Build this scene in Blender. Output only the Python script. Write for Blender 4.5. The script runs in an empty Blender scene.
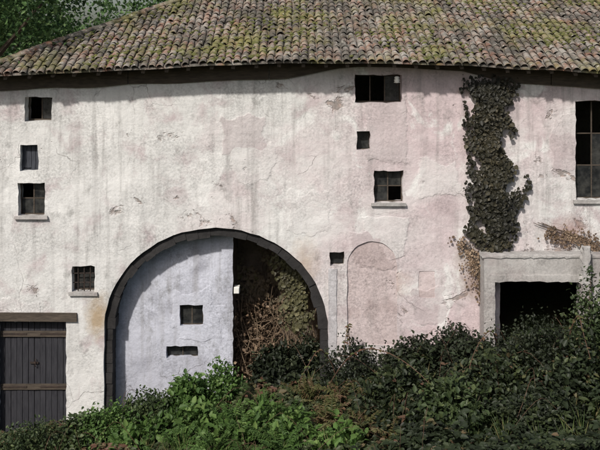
import bpy, bmesh, math, random
import numpy as np
from mathutils import Vector, Matrix, noise
from mathutils.geometry import delaunay_2d_cdt

random.seed(7)
RNG = np.random.default_rng(11)
SC = bpy.context.scene
COL = SC.collection

# ------------------------------------------------------------------ camera
CAM_D, CAM_H, FPX = 22.0, 9.5, 836.0
cam_data = bpy.data.cameras.new('camera')
cam = bpy.data.objects.new('camera', cam_data)
COL.objects.link(cam)
cam.location = (0, -CAM_D, CAM_H)
cam.rotation_euler = (math.radians(90), math.radians(0.0), 0)
cam_data.sensor_width = 36.0
cam_data.lens = 36.0 * FPX / 600.0
cam_data.shift_y = -(225 - 42.6) / 600.0
cam_data.clip_end = 3000
SC.camera = cam

# ------------------------------------------------------------------ sky, sun, exposure
SUN_EL, SUN_AZ = math.radians(42), math.radians(27)      # azimuth: left of straight-on
sun_dir = Vector((-math.sin(SUN_AZ) * math.cos(SUN_EL), -math.cos(SUN_AZ) * math.cos(SUN_EL), math.sin(SUN_EL)))
world = bpy.data.worlds.new('World')
SC.world = world
world.use_nodes = True
wn = world.node_tree
sky = wn.nodes.new('ShaderNodeTexSky')
sky.sky_type = 'NISHITA'
sky.sun_disc = False
sky.sun_elevation = SUN_EL
sky.sun_rotation = math.atan2(sun_dir.x, sun_dir.y)
sky.dust_density = 3.0
sky.air_density = 1.0
wn.nodes['Background'].inputs['Strength'].default_value = 0.09
wn.links.new(sky.outputs[0], wn.nodes['Background'].inputs['Color'])
sd = bpy.data.lights.new('sun', 'SUN')
sd.energy = 3.4
sd.angle = math.radians(2.5)
sd.color = (1.0, 0.95, 0.88)
sun = bpy.data.objects.new('sun', sd)
COL.objects.link(sun)
sun.location = (-20, -40, 50)
sun.rotation_euler = sun_dir.to_track_quat('Z', 'Y').to_euler()
SC.view_settings.view_transform = 'Standard'
SC.view_settings.look = 'None'
SC.view_settings.gamma = 1.0
SC.view_settings.exposure = 0.2


# ------------------------------------------------------------------ helpers
def tag(o, label=None, cat=None, group=None, kind=None):
    if label: o['label'] = label
    if cat: o['category'] = cat
    if group: o['group'] = group
    if kind: o['kind'] = kind
    return o


def link(name, mesh, mat=None, parent=None, loc=None):
    o = bpy.data.objects.new(name, mesh)
    COL.objects.link(o)
    if mat is not None and mesh is not None and not mesh.materials:
        mesh.materials.append(mat)
    if parent: o.parent = parent
    if loc is not None: o.location = loc
    return o


def empty(name, loc, label=None, cat=None, group=None):
    o = bpy.data.objects.new(name, None)
    COL.objects.link(o)
    o.location = loc
    o.empty_display_size = 0.2
    return tag(o, label, cat, group)


def child(name, mesh, mat, parent):
    """mesh in world coordinates, parented to an unrotated thing or part"""
    o = link(name, mesh, mat, parent)
    base = Vector((0, 0, 0))
    p = parent
    while p:
        base += p.location
        p = p.parent
    o.location = -base
    return o


def smooth(me, on=True):
    me.polygons.foreach_set('use_smooth', [on] * len(me.polygons))
    return me


class MB:
    def __init__(self):
        self.v, self.f = [], []

    def add(self, vs, fs):
        n = len(self.v)
        self.v += [tuple(p) for p in vs]
        self.f += [tuple(i + n for i in f) for f in fs]
        return self

    def box(self, x0, x1, y0, y1, z0, z1, jit=0.0, m=None):
        vs = [Vector((x, y, z)) for z in (z0, z1) for y in (y0, y1) for x in (x0, x1)]
        if jit: vs = [p + Vector((random.uniform(-jit, jit) for _ in range(3))) for p in vs]
        if m: vs = [m @ p for p in vs]
        return self.add(vs, [(0, 2, 3, 1), (4, 5, 7, 6), (0, 1, 5, 4), (2, 6, 7, 3), (0, 4, 6, 2), (1, 3, 7, 5)])

    def tube(self, pts, radii, seg=6):
        pts = [Vector(p) for p in pts]
        rings = []
        for i, p in enumerate(pts):
            d = (pts[min(i + 1, len(pts) - 1)] - pts[max(i - 1, 0)]).normalized()
            a = d.cross(Vector((0.31, 0.2, 0.93)))
            if a.length < 1e-3: a = d.cross(Vector((1, 0, 0)))
            a.normalize()
            b = d.cross(a)
            r = radii[i] if hasattr(radii, '__len__') else radii
            rings.append([p + (a * math.cos(t) + b * math.sin(t)) * r for t in [2 * math.pi * k / seg for k in range(seg)]])
        vs = [q for r in rings for q in r]
        fs = []
        for i in range(len(pts) - 1):
            for k in range(seg):
                k2 = (k + 1) % seg
                fs.append((i * seg + k, i * seg + k2, (i + 1) * seg + k2, (i + 1) * seg + k))
        fs.append(tuple(range(seg)))
        fs.append(tuple((len(pts) - 1) * seg + k for k in reversed(range(seg))))
        return self.add(vs, fs)

    def mesh(self, name):
        me = bpy.data.meshes.new(name)
        me.from_pydata(self.v, [], self.f)
        me.update()
        bm = bmesh.new()
        bm.from_mesh(me)
        bmesh.ops.recalc_face_normals(bm, faces=bm.faces)
        bm.to_mesh(me)
        bm.free()
        return me


# ---- node materials
class N:
    def __init__(self, name):
        self.m = bpy.data.materials.new(name)
        self.m.use_nodes = True
        self.t = self.m.node_tree
        self.b = self.t.nodes['Principled BSDF']
        self.b.inputs['Specular IOR Level'].default_value = 0.25
        self.geo = self.t.nodes.new('ShaderNodeNewGeometry')

    def n(self, typ, **kw):
        nd = self.t.nodes.new(typ)
        for k, v in kw.items(): setattr(nd, k, v)
        return nd

    def l(self, a, b):
        self.t.links.new(a, b)

    def pos(self, scale=(1, 1, 1), off=(0, 0, 0)):
        mp = self.n('ShaderNodeMapping')
        mp.inputs['Scale'].default_value = scale
        mp.inputs['Location'].default_value = off
        self.l(self.geo.outputs['Position'], mp.inputs['Vector'])
        return mp.outputs[0]

    def noise(self, scale, detail=4, rough=0.55, vec=None, dist=0.0):
        nd = self.n('ShaderNodeTexNoise')
        nd.inputs['Scale'].default_value = scale
        nd.inputs['Detail'].default_value = detail
        nd.inputs['Roughness'].default_value = rough
        nd.inputs['Distortion'].default_value = dist
        self.l(vec if vec is not None else self.geo.outputs['Position'], nd.inputs['Vector'])
        return nd.outputs['Fac']

    def ramp(self, fac, stops, interp='LINEAR'):
        nd = self.n('ShaderNodeValToRGB')
        cr = nd.color_ramp
        cr.interpolation = interp
        while len(cr.elements) < len(stops): cr.elements.new(0.5)
        for e, (p, c) in zip(cr.elements, stops):
            e.position = p
            e.color = (c, c, c, 1) if not hasattr(c, '__len__') else (*c, 1)
        self.l(fac, nd.inputs[0])
        return nd.outputs[0]

    def mix(self, fac, a, b, blend='MIX'):
        nd = self.n('ShaderNodeMix', data_type='RGBA', blend_type=blend)
        for s, x in ((0, fac), (6, a), (7, b)):
            if isinstance(x, (int, float)): nd.inputs[s].default_value = x
            elif isinstance(x, tuple): nd.inputs[s].default_value = (*x, 1)
            else: self.l(x, nd.inputs[s])
        return nd.outputs[2]

    def math(self, op, a, b=0.0, clamp=False):
        nd = self.n('ShaderNodeMath', operation=op, use_clamp=clamp)
        for s, x in ((0, a), (1, b)):
            if isinstance(x, (int, float)): nd.inputs[s].default_value = x
            else: self.l(x, nd.inputs[s])
        return nd.outputs[0]

    def bump(self, h, dist, strength=1.0, prev=None):
        nd = self.n('ShaderNodeBump')
        nd.inputs['Distance'].default_value = dist
        nd.inputs['Strength'].default_value = strength
        self.l(h, nd.inputs['Height'])
        if prev is not None: self.l(prev, nd.inputs['Normal'])
        return nd.outputs[0]

    def done(self, col=None, rough=0.9, normal=None):
        if col is not None:
            if isinstance(col, tuple): self.b.inputs['Base Color'].default_value = (*col, 1)
            else: self.l(col, self.b.inputs['Base Color'])
        if isinstance(rough, (int, float)): self.b.inputs['Roughness'].default_value = rough
        else: self.l(rough, self.b.inputs['Roughness'])
        if normal is not None: self.l(normal, self.b.inputs['Normal'])
        return self.m


def PX(px, Y=0.0):
    return (px - 300.0) * (CAM_D + Y) / FPX


def PZ(py, Y=0.0):
    return CAM_H - (py - 42.6) * (CAM_D + Y) / FPX


def plaster(name, white, pink, x_pink=True, stain=True, rubble=0.62):
    n = N(name)
    big = n.noise(0.33, 5, 0.6, dist=0.6)
    if x_pink:
        sx = n.n('ShaderNodeSeparateXYZ')
        n.l(n.geo.outputs['Position'], sx.inputs[0])
        gx = n.math('MULTIPLY', n.math('MINIMUM', sx.outputs[0], n.math('SUBTRACT', 8.0, sx.outputs[0])), 0.05)
        big = n.math('ADD', big, gx)
    base = n.mix(n.ramp(big, [(0.42, 0.0), (0.72, 1.0)]), white, pink)
    # patchy limewash, repairs
    base = n.mix(n.ramp(n.noise(1.1, 6, 0.62, dist=0.4), [(0.52, 0.0), (0.66, 0.75)]), base, tuple(c * 0.80 for c in pink))
    base = n.mix(n.ramp(n.noise(0.8, 5, 0.6, vec=n.pos((1, 1, 1), (17, 4, 9)), dist=0.8), [(0.56, 0.0), (0.63, 0.8)]), base, tuple(min(1, c * 1.13) for c in white))
    # rain streaks
    st = n.noise(1.0, 5, 0.65, vec=n.pos((4.5, 4.5, 0.28)))
    stm = n.math('MULTIPLY', n.ramp(st, [(0.48, 0.0), (0.70, 1.0)]), n.ramp(n.noise(0.5, 4, 0.6, vec=n.pos((1, 1, 0.5), (7, 7, 7))), [(0.40, 0.06), (0.66, 0.75)]))
    base = n.mix(stm, base, (0.21, 0.20, 0.19))
    # mildew blotches
    md = n.noise(2.4, 7, 0.72, vec=n.pos((1, 1, 0.7), (3, 0, 5)))
    base = n.mix(n.ramp(md, [(0.56, 0.0), (0.74, 0.70)]), base, (0.15, 0.145, 0.135))
    # fallen plaster, rubble showing
    rb = n.noise(0.62, 6, 0.68, vec=n.pos((1, 1, 1.2), (8.3, 1, 2.2)), dist=0.5)
    rmask = n.ramp(rb, [(rubble, 0.0), (rubble + 0.035, 1.0)])
    vor = n.n('ShaderNodeTexVoronoi', feature='F1')
    vor.inputs['Scale'].default_value = 5.5
    n.l(n.pos((1, 1, 1.5)), vor.inputs['Vector'])
    rcol = n.mix(n.ramp(vor.outputs['Distance'], [(0.25, 0.0), (0.62, 1.0)]), (0.34, 0.25, 0.21), (0.20, 0.165, 0.145))
    base = n.mix(n.math('MULTIPLY', rmask, 0.75), base, rcol)
    # repairs: flat trowelled patches of other mortar
    vp = n.n('ShaderNodeTexVoronoi', feature='F1', distance='CHEBYCHEV')
    vp.inputs['Scale'].default_value = 0.62
    wob = n.n('ShaderNodeTexNoise')
    wob.inputs['Scale'].default_value = 1.3
    wob.inputs['Detail'].default_value = 5
    n.l(n.geo.outputs['Position'], wob.inputs['Vector'])
    wv = n.n('ShaderNodeVectorMath', operation='MULTIPLY_ADD')
    n.l(wob.outputs['Color'], wv.inputs[0])
    wv.inputs[1].default_value = (0.9, 0.0, 0.9)
    n.l(n.pos((1, 0.0, 1), (31, 0, 12)), wv.inputs[2])
    n.l(wv.outputs[0], vp.inputs['Vector'])
    sep = n.n('ShaderNodeSeparateColor')
    n.l(vp.outputs['Color'], sep.inputs[0])
    pm = n.math('MULTIPLY', n.ramp(vp.outputs['Distance'], [(0.30, 1.0), (0.33, 0.0)]), n.ramp(sep.outputs[0], [(0.50, 0.0), (0.52, 1.0)]))
    pcol = n.mix(sep.outputs[1], tuple(c * 0.74 for c in pink), tuple(min(1, c * 1.08) for c in white))
    base = n.mix(n.math('MULTIPLY', pm, 0.55), base, pcol)
    # hairline cracks
    vc = n.n('ShaderNodeTexVoronoi', feature='DISTANCE_TO_EDGE')
    vc.inputs['Scale'].default_value = 0.75
    n.l(wv.outputs[0], vc.inputs['Vector'])
    crack = n.math('MULTIPLY', n.ramp(vc.outputs['Distance'], [(0.0015, 1.0), (0.007, 0.0)]), n.ramp(n.noise(0.7, 4, 0.6, vec=n.pos((1, 1, 1), (2, 9, 6))), [(0.54, 0.0), (0.66, 0.6)]))
    base = n.mix(crack, base, (0.10, 0.085, 0.075))
    # grain, stronger where the wash has gone
    gr = n.noise(18, 5, 0.7)
    base = n.mix(n.ramp(n.noise(0.9, 4, 0.6, vec=n.pos((1, 1, 1), (6, 6, 1))), [(0.38, 0.12), (0.62, 0.6)]), base, n.ramp(gr, [(0.30, 0.30), (0.60, 1.0)]), 'MULTIPLY')
    if stain:
        # ochre run beside the foot of the arch
        for (cx, cz, rx, rz, colr, amt) in ((PX(97), PZ(316), 0.42, 0.75, (0.33, 0.22, 0.10), 0.75),
                                            (PX(305), PZ(262), 0.45, 0.8, (0.38, 0.28, 0.20), 0.6),
                                            (PX(480), PZ(270), 0.75, 1.0, (0.25, 0.18, 0.14), 0.8),
                                            (PX(568), PZ(232), 0.8, 0.5, (0.33, 0.20, 0.18), 0.7),
                                            (PX(385), PZ(285), 0.8, 0.5, (0.50, 0.36, 0.31), 0.6)):
            v = n.pos((1 / rx, 0.0, 1 / rz), (-cx / rx, 0, -cz / rz))
            ln = n.n('ShaderNodeVectorMath', operation='LENGTH')
            n.l(v, ln.inputs[0])
            d = n.math('ADD', ln.outputs['Value'], n.math('MULTIPLY', n.noise(2.2, 5, 0.65), 1.4))
            base = n.mix(n.math('MULTIPLY', n.ramp(d, [(0.62, 1.0), (1.0, 0.0)]) if False else n.ramp(n.math('MULTIPLY', d, 0.5), [(0.45, 1.0), (0.85, 0.0)]), amt), base, colr)
    b1 = n.bump(n.noise(3.0, 6, 0.6), 0.05, 0.8)
    b2 = n.bump(n.math('MULTIPLY', gr, n.ramp(n.noise(0.9, 4, 0.6, vec=n.pos((1, 1, 1), (6, 6, 1))), [(0.38, 0.15), (0.62, 1.0)])), 0.014, 0.8, b1)
    hh = n.math('ADD', n.math('MULTIPLY', rmask, -1.0), n.math('SUBTRACT', n.math('MULTIPLY', pm, 0.5), n.math('MULTIPLY', crack, 0.5)))
    b3 = n.bump(hh, 0.03, 0.7, b2)
    return n.done(base, 0.93, b3)


M = {}
M['plaster'] = plaster('weathered_plaster', (0.64, 0.635, 0.62), (0.57, 0.475, 0.485))
M['plaster_blue'] = plaster('blue_limewash', (0.52, 0.535, 0.605), (0.43, 0.435, 0.50), False, False, 0.70)
M['plaster_jamb'] = plaster('bluish_white_limewash', (0.55, 0.54, 0.555), (0.48, 0.45, 0.46), False, False, 0.70)
M['plaster_infill'] = plaster('infill_plaster', (0.56, 0.48, 0.475), (0.51, 0.41, 0.40), False, False, 0.66)
M['plaster_pink'] = plaster('pink_plaster', (0.50, 0.41, 0.385), (0.45, 0.33, 0.295), False, False, 0.66)
M['plaster_shed'] = plaster('dirty_slab', (0.33, 0.27, 0.25), (0.25, 0.19, 0.17), False, False, 0.55)
M['plaster_grey'] = plaster('grey_render', (0.42, 0.405, 0.39), (0.36, 0.315, 0.305), False, False, 0.66)


def simple(name, c1, c2, scale=3.0, rough=0.9, bump=0.01, stretch=(1, 1, 1)):
    n = N(name)
    f = n.noise(scale, 6, 0.65, vec=n.pos(stretch))
    col = n.mix(n.ramp(f, [(0.3, 0.0), (0.7, 1.0)]), c1, c2)
    return n.done(col, rough, n.bump(n.noise(scale * 4, 5, 0.65, vec=n.pos(stretch)), bump, 0.8))


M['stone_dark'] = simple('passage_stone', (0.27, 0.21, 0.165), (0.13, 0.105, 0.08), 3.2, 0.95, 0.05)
M['shade_band'] = simple('shade_band_black', (0.042, 0.040, 0.040), (0.018, 0.017, 0.017), 2.0, 0.95, 0.03)  # the arch's shadow put into a near-black colour
M['wood_dark'] = simple('old_dark_wood', (0.10, 0.08, 0.062), (0.045, 0.037, 0.03), 4, 0.85, 0.01, (1, 1, 5))
M['wood_grey'] = simple('grey_wood', (0.048, 0.048, 0.055), (0.022, 0.022, 0.027), 5, 0.85, 0.012, (6, 6, 0.6))
M['shutter'] = simple('grey_shutter_paint', (0.065, 0.07, 0.085), (0.03, 0.033, 0.04), 5, 0.8, 0.008, (5, 5, 0.8))
M['iron'] = simple('rusty_iron', (0.06, 0.04, 0.032), (0.025, 0.022, 0.02), 12, 0.75, 0.004)
M['white'] = simple('white_ceramic', (0.80, 0.79, 0.75), (0.68, 0.67, 0.62), 9, 0.4, 0.001)
M['bark'] = simple('bark', (0.12, 0.09, 0.065), (0.055, 0.043, 0.034), 7, 0.95, 0.02, (1, 1, 0.4))
M['cane'] = simple('bramble_cane', (0.13, 0.065, 0.045), (0.06, 0.045, 0.028), 8, 0.75, 0.003)
M['dry_stick'] = simple('dry_sticks', (0.30, 0.22, 0.15), (0.13, 0.095, 0.065), 6, 0.9, 0.004)
M['soil'] = simple('soil', (0.07, 0.055, 0.035), (0.035, 0.032, 0.02), 1.7, 1.0, 0.05)
n = N('window_glass')
n.b.inputs['Specular IOR Level'].default_value = 0.4
M['glass'] = n.done(n.mix(n.ramp(n.noise(5, 5, 0.6), [(0.4, 0.0), (0.7, 1.0)]), (0.012, 0.013, 0.014), (0.05, 0.05, 0.046)),
                    n.ramp(n.noise(7, 4, 0.6), [(0.3, 0.12), (0.7, 0.5)]))


def leaf_mat(name, stops, trans=0.25, rough=0.55):
    n = N(name)
    at = n.n('ShaderNodeAttribute', attribute_name='tint')
    col = n.ramp(at.outputs['Fac'], stops)
    col = n.mix(0.5, col, n.ramp(n.noise(0.9, 3, 0.5), [(0.3, 0.45), (0.7, 1.25)]), 'MULTIPLY')
    n.done(col, rough)
    n.b.inputs['Specular IOR Level'].default_value = 0.35
    tr = n.n('ShaderNodeBsdfTranslucent')
    n.l(col, tr.inputs['Color'])
    mx = n.n('ShaderNodeMixShader')
    mx.inputs[0].default_value = trans
    n.l(n.b.outputs[0], mx.inputs[1])
    n.l(tr.outputs[0], mx.inputs[2])
    n.l(mx.outputs[0], n.t.nodes['Material Output'].inputs['Surface'])
    return n.m


M['leaf_bramble'] = leaf_mat('bramble_leaf', [(0.0, (0.014, 0.020, 0.010)), (0.45, (0.030, 0.044, 0.019)), (0.85, (0.075, 0.095, 0.036)), (0.93, (0.13, 0.11, 0.055)), (1.0, (0.13, 0.07, 0.045))])
M['leaf_bush'] = leaf_mat('shrub_leaf', [(0.0, (0.026, 0.042, 0.017)), (0.6, (0.062, 0.092, 0.034)), (1.0, (0.14, 0.175, 0.07))])
M['leaf_dark'] = leaf_mat('dark_shrub_leaf', [(0.0, (0.013, 0.018, 0.010)), (0.6, (0.028, 0.038, 0.019)), (1.0, (0.06, 0.072, 0.036))])
M['leaf_bright'] = leaf_mat('fern_leaf', [(0.0, (0.05, 0.10, 0.026)), (0.6, (0.095, 0.175, 0.042)), (1.0, (0.18, 0.27, 0.08))], 0.35)
M['leaf_autumn'] = leaf_mat('fading_leaf', [(0.0, (0.07, 0.09, 0.03)), (0.4, (0.12, 0.12, 0.045)), (0.7, (0.15, 0.10, 0.055)), (1.0, (0.16, 0.075, 0.05))], 0.3)
M['leaf_ivy'] = leaf_mat('ivy_leaf', [(0.0, (0.012, 0.012, 0.008)), (0.6, (0.030, 0.028, 0.016)), (1.0, (0.085, 0.072, 0.042))], 0.15)
M['leaf_green_ivy'] = leaf_mat('green_ivy_leaf', [(0.0, (0.06, 0.055, 0.030)), (0.6, (0.13, 0.125, 0.06)), (1.0, (0.24, 0.21, 0.11))], 0.25)
M['leaf_passage'] = leaf_mat('passage_creeper_leaf', [(0.0, (0.10, 0.08, 0.05)), (0.55, (0.22, 0.165, 0.11)), (0.8, (0.18, 0.17, 0.075)), (1.0, (0.38, 0.29, 0.20))], 0.2)
M['leaf_dry'] = leaf_mat('dry_leaf', [(0.0, (0.09, 0.06, 0.04)), (0.6, (0.19, 0.13, 0.085)), (1.0, (0.38, 0.28, 0.19))], 0.2)
M['leaf_grass'] = leaf_mat('grass_blade', [(0.0, (0.06, 0.10, 0.03)), (0.7, (0.11, 0.15, 0.05)), (1.0, (0.26, 0.22, 0.11))], 0.3)
M['leaf_tree'] = leaf_mat('tree_leaf', [(0.0, (0.04, 0.085, 0.028)), (0.6, (0.095, 0.175, 0.055)), (1.0, (0.18, 0.27, 0.10))], 0.3)
M['leaf_far'] = leaf_mat('pale_tree_leaf', [(0.0, (0.05, 0.085, 0.035)), (0.6, (0.10, 0.15, 0.06)), (1.0, (0.19, 0.25, 0.12))], 0.35)

# roof tiles: each tile takes its own shade, moss and lichen grow over them
TW, TL = 0.215, 0.33


def roof_mat(name):
    n = N(name)
    sx = n.n('ShaderNodeSeparateXYZ')
    n.l(n.geo.outputs['Position'], sx.inputs[0])
    cx = n.math('FLOOR', n.math('DIVIDE', sx.outputs[0], TW))
    cy = n.math('FLOOR', n.math('DIVIDE', sx.outputs[1], TL * 0.894))
    cmb = n.n('ShaderNodeCombineXYZ')
    n.l(cx, cmb.inputs[0])
    n.l(cy, cmb.inputs[1])
    wnz = n.n('ShaderNodeTexWhiteNoise', noise_dimensions='2D')
    n.l(cmb.outputs[0], wnz.inputs['Vector'])
    col = n.ramp(n.math('MULTIPLY_ADD', wnz.outputs['Value'], 0.6, False) if False else n.math('ADD', n.math('MULTIPLY', wnz.outputs['Value'], 0.55), n.math('MULTIPLY', n.noise(0.6, 4, 0.6), 0.5)), [(0.0, (0.16, 0.085, 0.06)), (0.3, (0.21, 0.105, 0.075)), (0.6, (0.25, 0.16, 0.12)), (0.85, (0.27, 0.225, 0.19)), (1.0, (0.13, 0.10, 0.085))])
    col = n.mix(n.ramp(n.noise(3.0, 6, 0.7), [(0.42, 0.0), (0.58, 0.9)]), col, (0.27, 0.26, 0.235))      # grey lichen
    col = n.mix(n.ramp(n.noise(1.3, 6, 0.7, vec=n.pos((1, 1, 1), (5, 9, 2))), [(0.46, 0.0), (0.58, 0.9)]), col, (0.085, 0.08, 0.07))  # black crust
    col = n.mix(n.ramp(n.noise(0.8, 7, 0.7, vec=n.pos((1, 1, 1), (2, 3, 7))), [(0.48, 0.0), (0.62, 0.85)]), col, (0.16, 0.155, 0.05))  # moss
    col = n.mix(n.ramp(n.noise(1.0, 6, 0.7, vec=n.pos((2.2, 0.35, 0.35), (4, 1, 3))), [(0.48, 0.0), (0.64, 0.8)]), col, (0.06, 0.055, 0.048))  # dark runs
    col = n.mix(n.ramp(n.noise(9, 5, 0.7, vec=n.pos((1, 1, 1), (1, 8, 4))), [(0.60, 0.0), (0.68, 0.8)]), col, (0.55, 0.53, 0.46))    # pale lichen spots
    return n.done(col, 0.92, n.bump(n.noise(30, 5, 0.7), 0.012, 0.8))


M['tile'] = roof_mat('mossy_roof_tile')
M['moss'] = simple('moss', (0.15, 0.15, 0.05), (0.07, 0.08, 0.03), 9, 1.0, 0.03)


# ------------------------------------------------------------------ terrain
def vnoise(x, y, s=1.0, ox=0.0):
    return noise.noise(Vector((x * s + ox, y * s - ox * 0.7, 3.3)))


def ground_z(x, y):
    xs = max(-12.0, min(12.0, x))
    z = 0.42 + 0.17 * xs
    if y < -6: z = z * max(0.0, 1 - (-6 - y) / 16.0) + 7.9 * min(1.0, (-6 - y) / 16.0)
    if y < -22: z = 7.9 + 0.10 * (min(-y, 80) - 22)
    if y > 9: z += 0.16 * min(y - 9, 45)
    k = max(0.0, 1 - (abs(x) + abs(y)) / 260.0)
    z = z * (0.4 + 0.6 * k)
    return z + 0.06 * vnoise(x, y, 0.7) + 0.02 * vnoise(x, y, 2.3)


def axis(pts):
    out = []
    for a, b, s in pts:
        out += list(np.arange(a, b, s))
    return out + [pts[-1][1]]


gx = axis([(-900, -100, 80), (-100, -24, 6), (-24, -10, 1.0), (-10, 10, 0.35), (10, 24, 1.0), (24, 100, 6), (100, 900, 80)])
gy = axis([(-900, -100, 80), (-100, -26, 6), (-26, -8, 1.0), (-8, 1, 0.35), (1, 24, 1.0), (24, 100, 6), (100, 900, 80)])
vs = [(x, y, ground_z(x, y)) for y in gy for x in gx]
W = len(gx)
fs = [(j * W + i, j * W + i + 1, (j + 1) * W + i + 1, (j + 1) * W + i) for j in range(len(gy) - 1) for i in range(W - 1)]
me = bpy.data.meshes.new('ground')
me.from_pydata(vs, [], fs)
me.update()
n = N('ground_soil_and_grass')
gcol = n.mix(n.ramp(n.noise(0.5, 7, 0.7), [(0.4, 0.0), (0.6, 1.0)]), (0.055, 0.045, 0.028), (0.04, 0.065, 0.022))
M['ground'] = n.done(gcol, 1.0, n.bump(n.noise(9, 6, 0.7), 0.06, 0.9))
tag(link('ground', smooth(me), M['ground']), 'dark earth sloping up to the right in front of the farmhouse', kind='structure')

# ------------------------------------------------------------------ farmhouse
XL, XR, YB = -8.2, 14.0, 10.0
EZ, EY, PITCH = 8.70, -0.78, 0.42
SAGP = [(-9, -0.02), (-8, 0.0), (-6, 0.08), (-4, 0.17), (-2, 0.28), (0, 0.335), (2, 0.33), (4, 0.28), (6, 0.17), (8, 0.06), (15, 0.0)]


def sag(x):
    if x <= SAGP[0][0]: return SAGP[0][1]
    for (a, va), (b, vb) in zip(SAGP, SAGP[1:]):
        if x <= b:
            t = (x - a) / (b - a)
            t = t * t * (3 - 2 * t)
            return va + (vb - va) * t
    return 0.0


def wall_dy(x, z):
    """uneven old plaster: how far the face stands out"""
    p = Vector((x * 0.45, 7.1, z * 0.45))
    q = Vector((x * 1.7, 2.1, z * 1.7))
    r = Vector((x * 4.5, 5.1, z * 4.5))
    return 0.045 * noise.noise(p) + 0.018 * noise.noise(q) + 0.007 * noise.noise(r)


def rect(x0, x1, z0, z1, step=0.12, jit=0.017):
    pts = []
    cs = [(x0, z0), (x1, z0), (x1, z1), (x0, z1)]
    for (a, b), (c, d) in zip(cs, cs[1:] + cs[:1]):
        k = max(2, int(math.hypot(c - a, d - b) / step))
        for i in range(k):
            t = i / k
            pts.append((a + (c - a) * t + random.uniform(-jit, jit), b + (d - b) * t + random.uniform(-jit, jit)))
    return pts


def arch_pts(x0, x1, zb, zs, zt, k=40, jit=0.012):
    """outline: foot left, foot right, up, over, down (counter-clockwise)"""
    cx, a, b = (x0 + x1) / 2, (x1 - x0) / 2, zt - zs
    pts = []
    m = max(2, int((x1 - x0) / 0.4))
    for i in range(m): pts.append((x0 + (x1 - x0) * i / m, zb))
    m = max(2, int((zs - zb) / 0.2))
    for i in range(m): pts.append((x1 + random.uniform(-jit, jit), zb + (zs - zb) * i / m))
    for i in range(k):
        t = math.pi * i / k
        pts.append((cx + a * math.cos(t) + random.uniform(-jit, jit), zs + b * math.sin(t) + random.uniform(-jit, jit)))
    for i in range(m): pts.append((x0 + random.uniform(-jit, jit), zs + (zb - zs) * i / m))
    return pts


def inside(p, poly):
    x, z = p
    c = False
    j = len(poly) - 1
    for i in range(len(poly)):
        xi, zi = poly[i]
        xj, zj = poly[j]
        if (zi > z) != (zj > z) and x < (xj - xi) * (z - zi) / (zj - zi) + xi: c = not c
        j = i
    return c


def pierced_wall(outer, holes, Y=0.0, grid=0.16, dyf=wall_dy):
    """holes: list of (outline, reveal depth). Uneven sheet with real reveals."""
    pts, edges = [], []
    for poly in [outer] + [h[0] for h in holes]:
        s = len(pts)
        pts += poly
        edges += [(s + i, s + (i + 1) % len(poly)) for i in range(len(poly))]
    xs = [p[0] for p in outer]
    zs = [p[1] for p in outer]
    marks = np.array(pts)
    x = min(xs) + grid
    while x < max(xs):
        z = min(zs) + grid
        while z < max(zs):
            p = (x + random.uniform(-.04, .04), z + random.uniform(-.04, .04))
            if np.min(np.abs(marks - p).max(axis=1)) > grid * 0.35 and inside(p, outer): pts.append(p)
            z += grid
        x += grid
    vo, _, fo, _, _, _ = delaunay_2d_cdt([Vector(p) for p in pts], edges, [], 0, 1e-5)
    boxes = [(min(p[0] for p in h[0]), max(p[0] for p in h[0]), min(p[1] for p in h[0]), max(p[1] for p in h[0])) for h in holes]
    mb = MB()
    fs = []
    for f in fo:
        c = sum((vo[i] for i in f), Vector((0, 0))) / 3
        if not inside(c, outer): continue
        bad = False
        for h, b in zip(holes, boxes):
            if b[0] <= c.x <= b[1] and b[2] <= c.y <= b[3] and inside(c, h[0]): bad = True; break
        if not bad: fs.append(tuple(f))
    mb.add([(v.x, Y - dyf(v.x, v.y), v.y) for v in vo], fs)
    for poly, depth in holes:
        k = len(poly)
        front = [(a, Y - dyf(a, b), b) for a, b in poly]
        mid = [(a, Y + depth * 0.5, b) for a, b in poly]
        back = [(a, Y + depth, b) for a, b in poly]
        mb.add(front + mid + back, [(r * k + i, r * k + (i + 1) % k, (r + 1) * k + (i + 1) % k, (r + 1) * k + i) for r in (0, 1) for i in range(k)])
    me = bpy.data.meshes.new('wall')
    me.from_pydata(mb.v, [], mb.f)
    me.update()
    bm = bmesh.new()
    bm.from_mesh(me)
    for f in bm.faces:
        f.smooth = True
    bmesh.ops.recalc_face_normals(bm, faces=bm.faces)
    # keep the front facing the camera
    s = sum(f.normal.y * f.calc_area() for f in bm.faces)
    if s > 0: bmesh.ops.reverse_faces(bm, faces=bm.faces)
    bm.to_mesh(me)
    bm.free()
    return me


house = empty('farmhouse', (0, 0, 0.4), 'long old farmhouse with stained pale plaster, mossy hipped roof and wide arch', 'house')

A_X0, A_X1, A_ZB, A_ZS, A_ZT = PX(104), PX(328), -1.2, PZ(330), PZ(228)
WIN = {}


def wpx(k, x0, x1, y0, y1, Y=0.0):
    WIN[k] = (PX(x0, Y), PX(x1, Y), PZ(y1, Y), PZ(y0, Y))
    return rect(*WIN[k])


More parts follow.
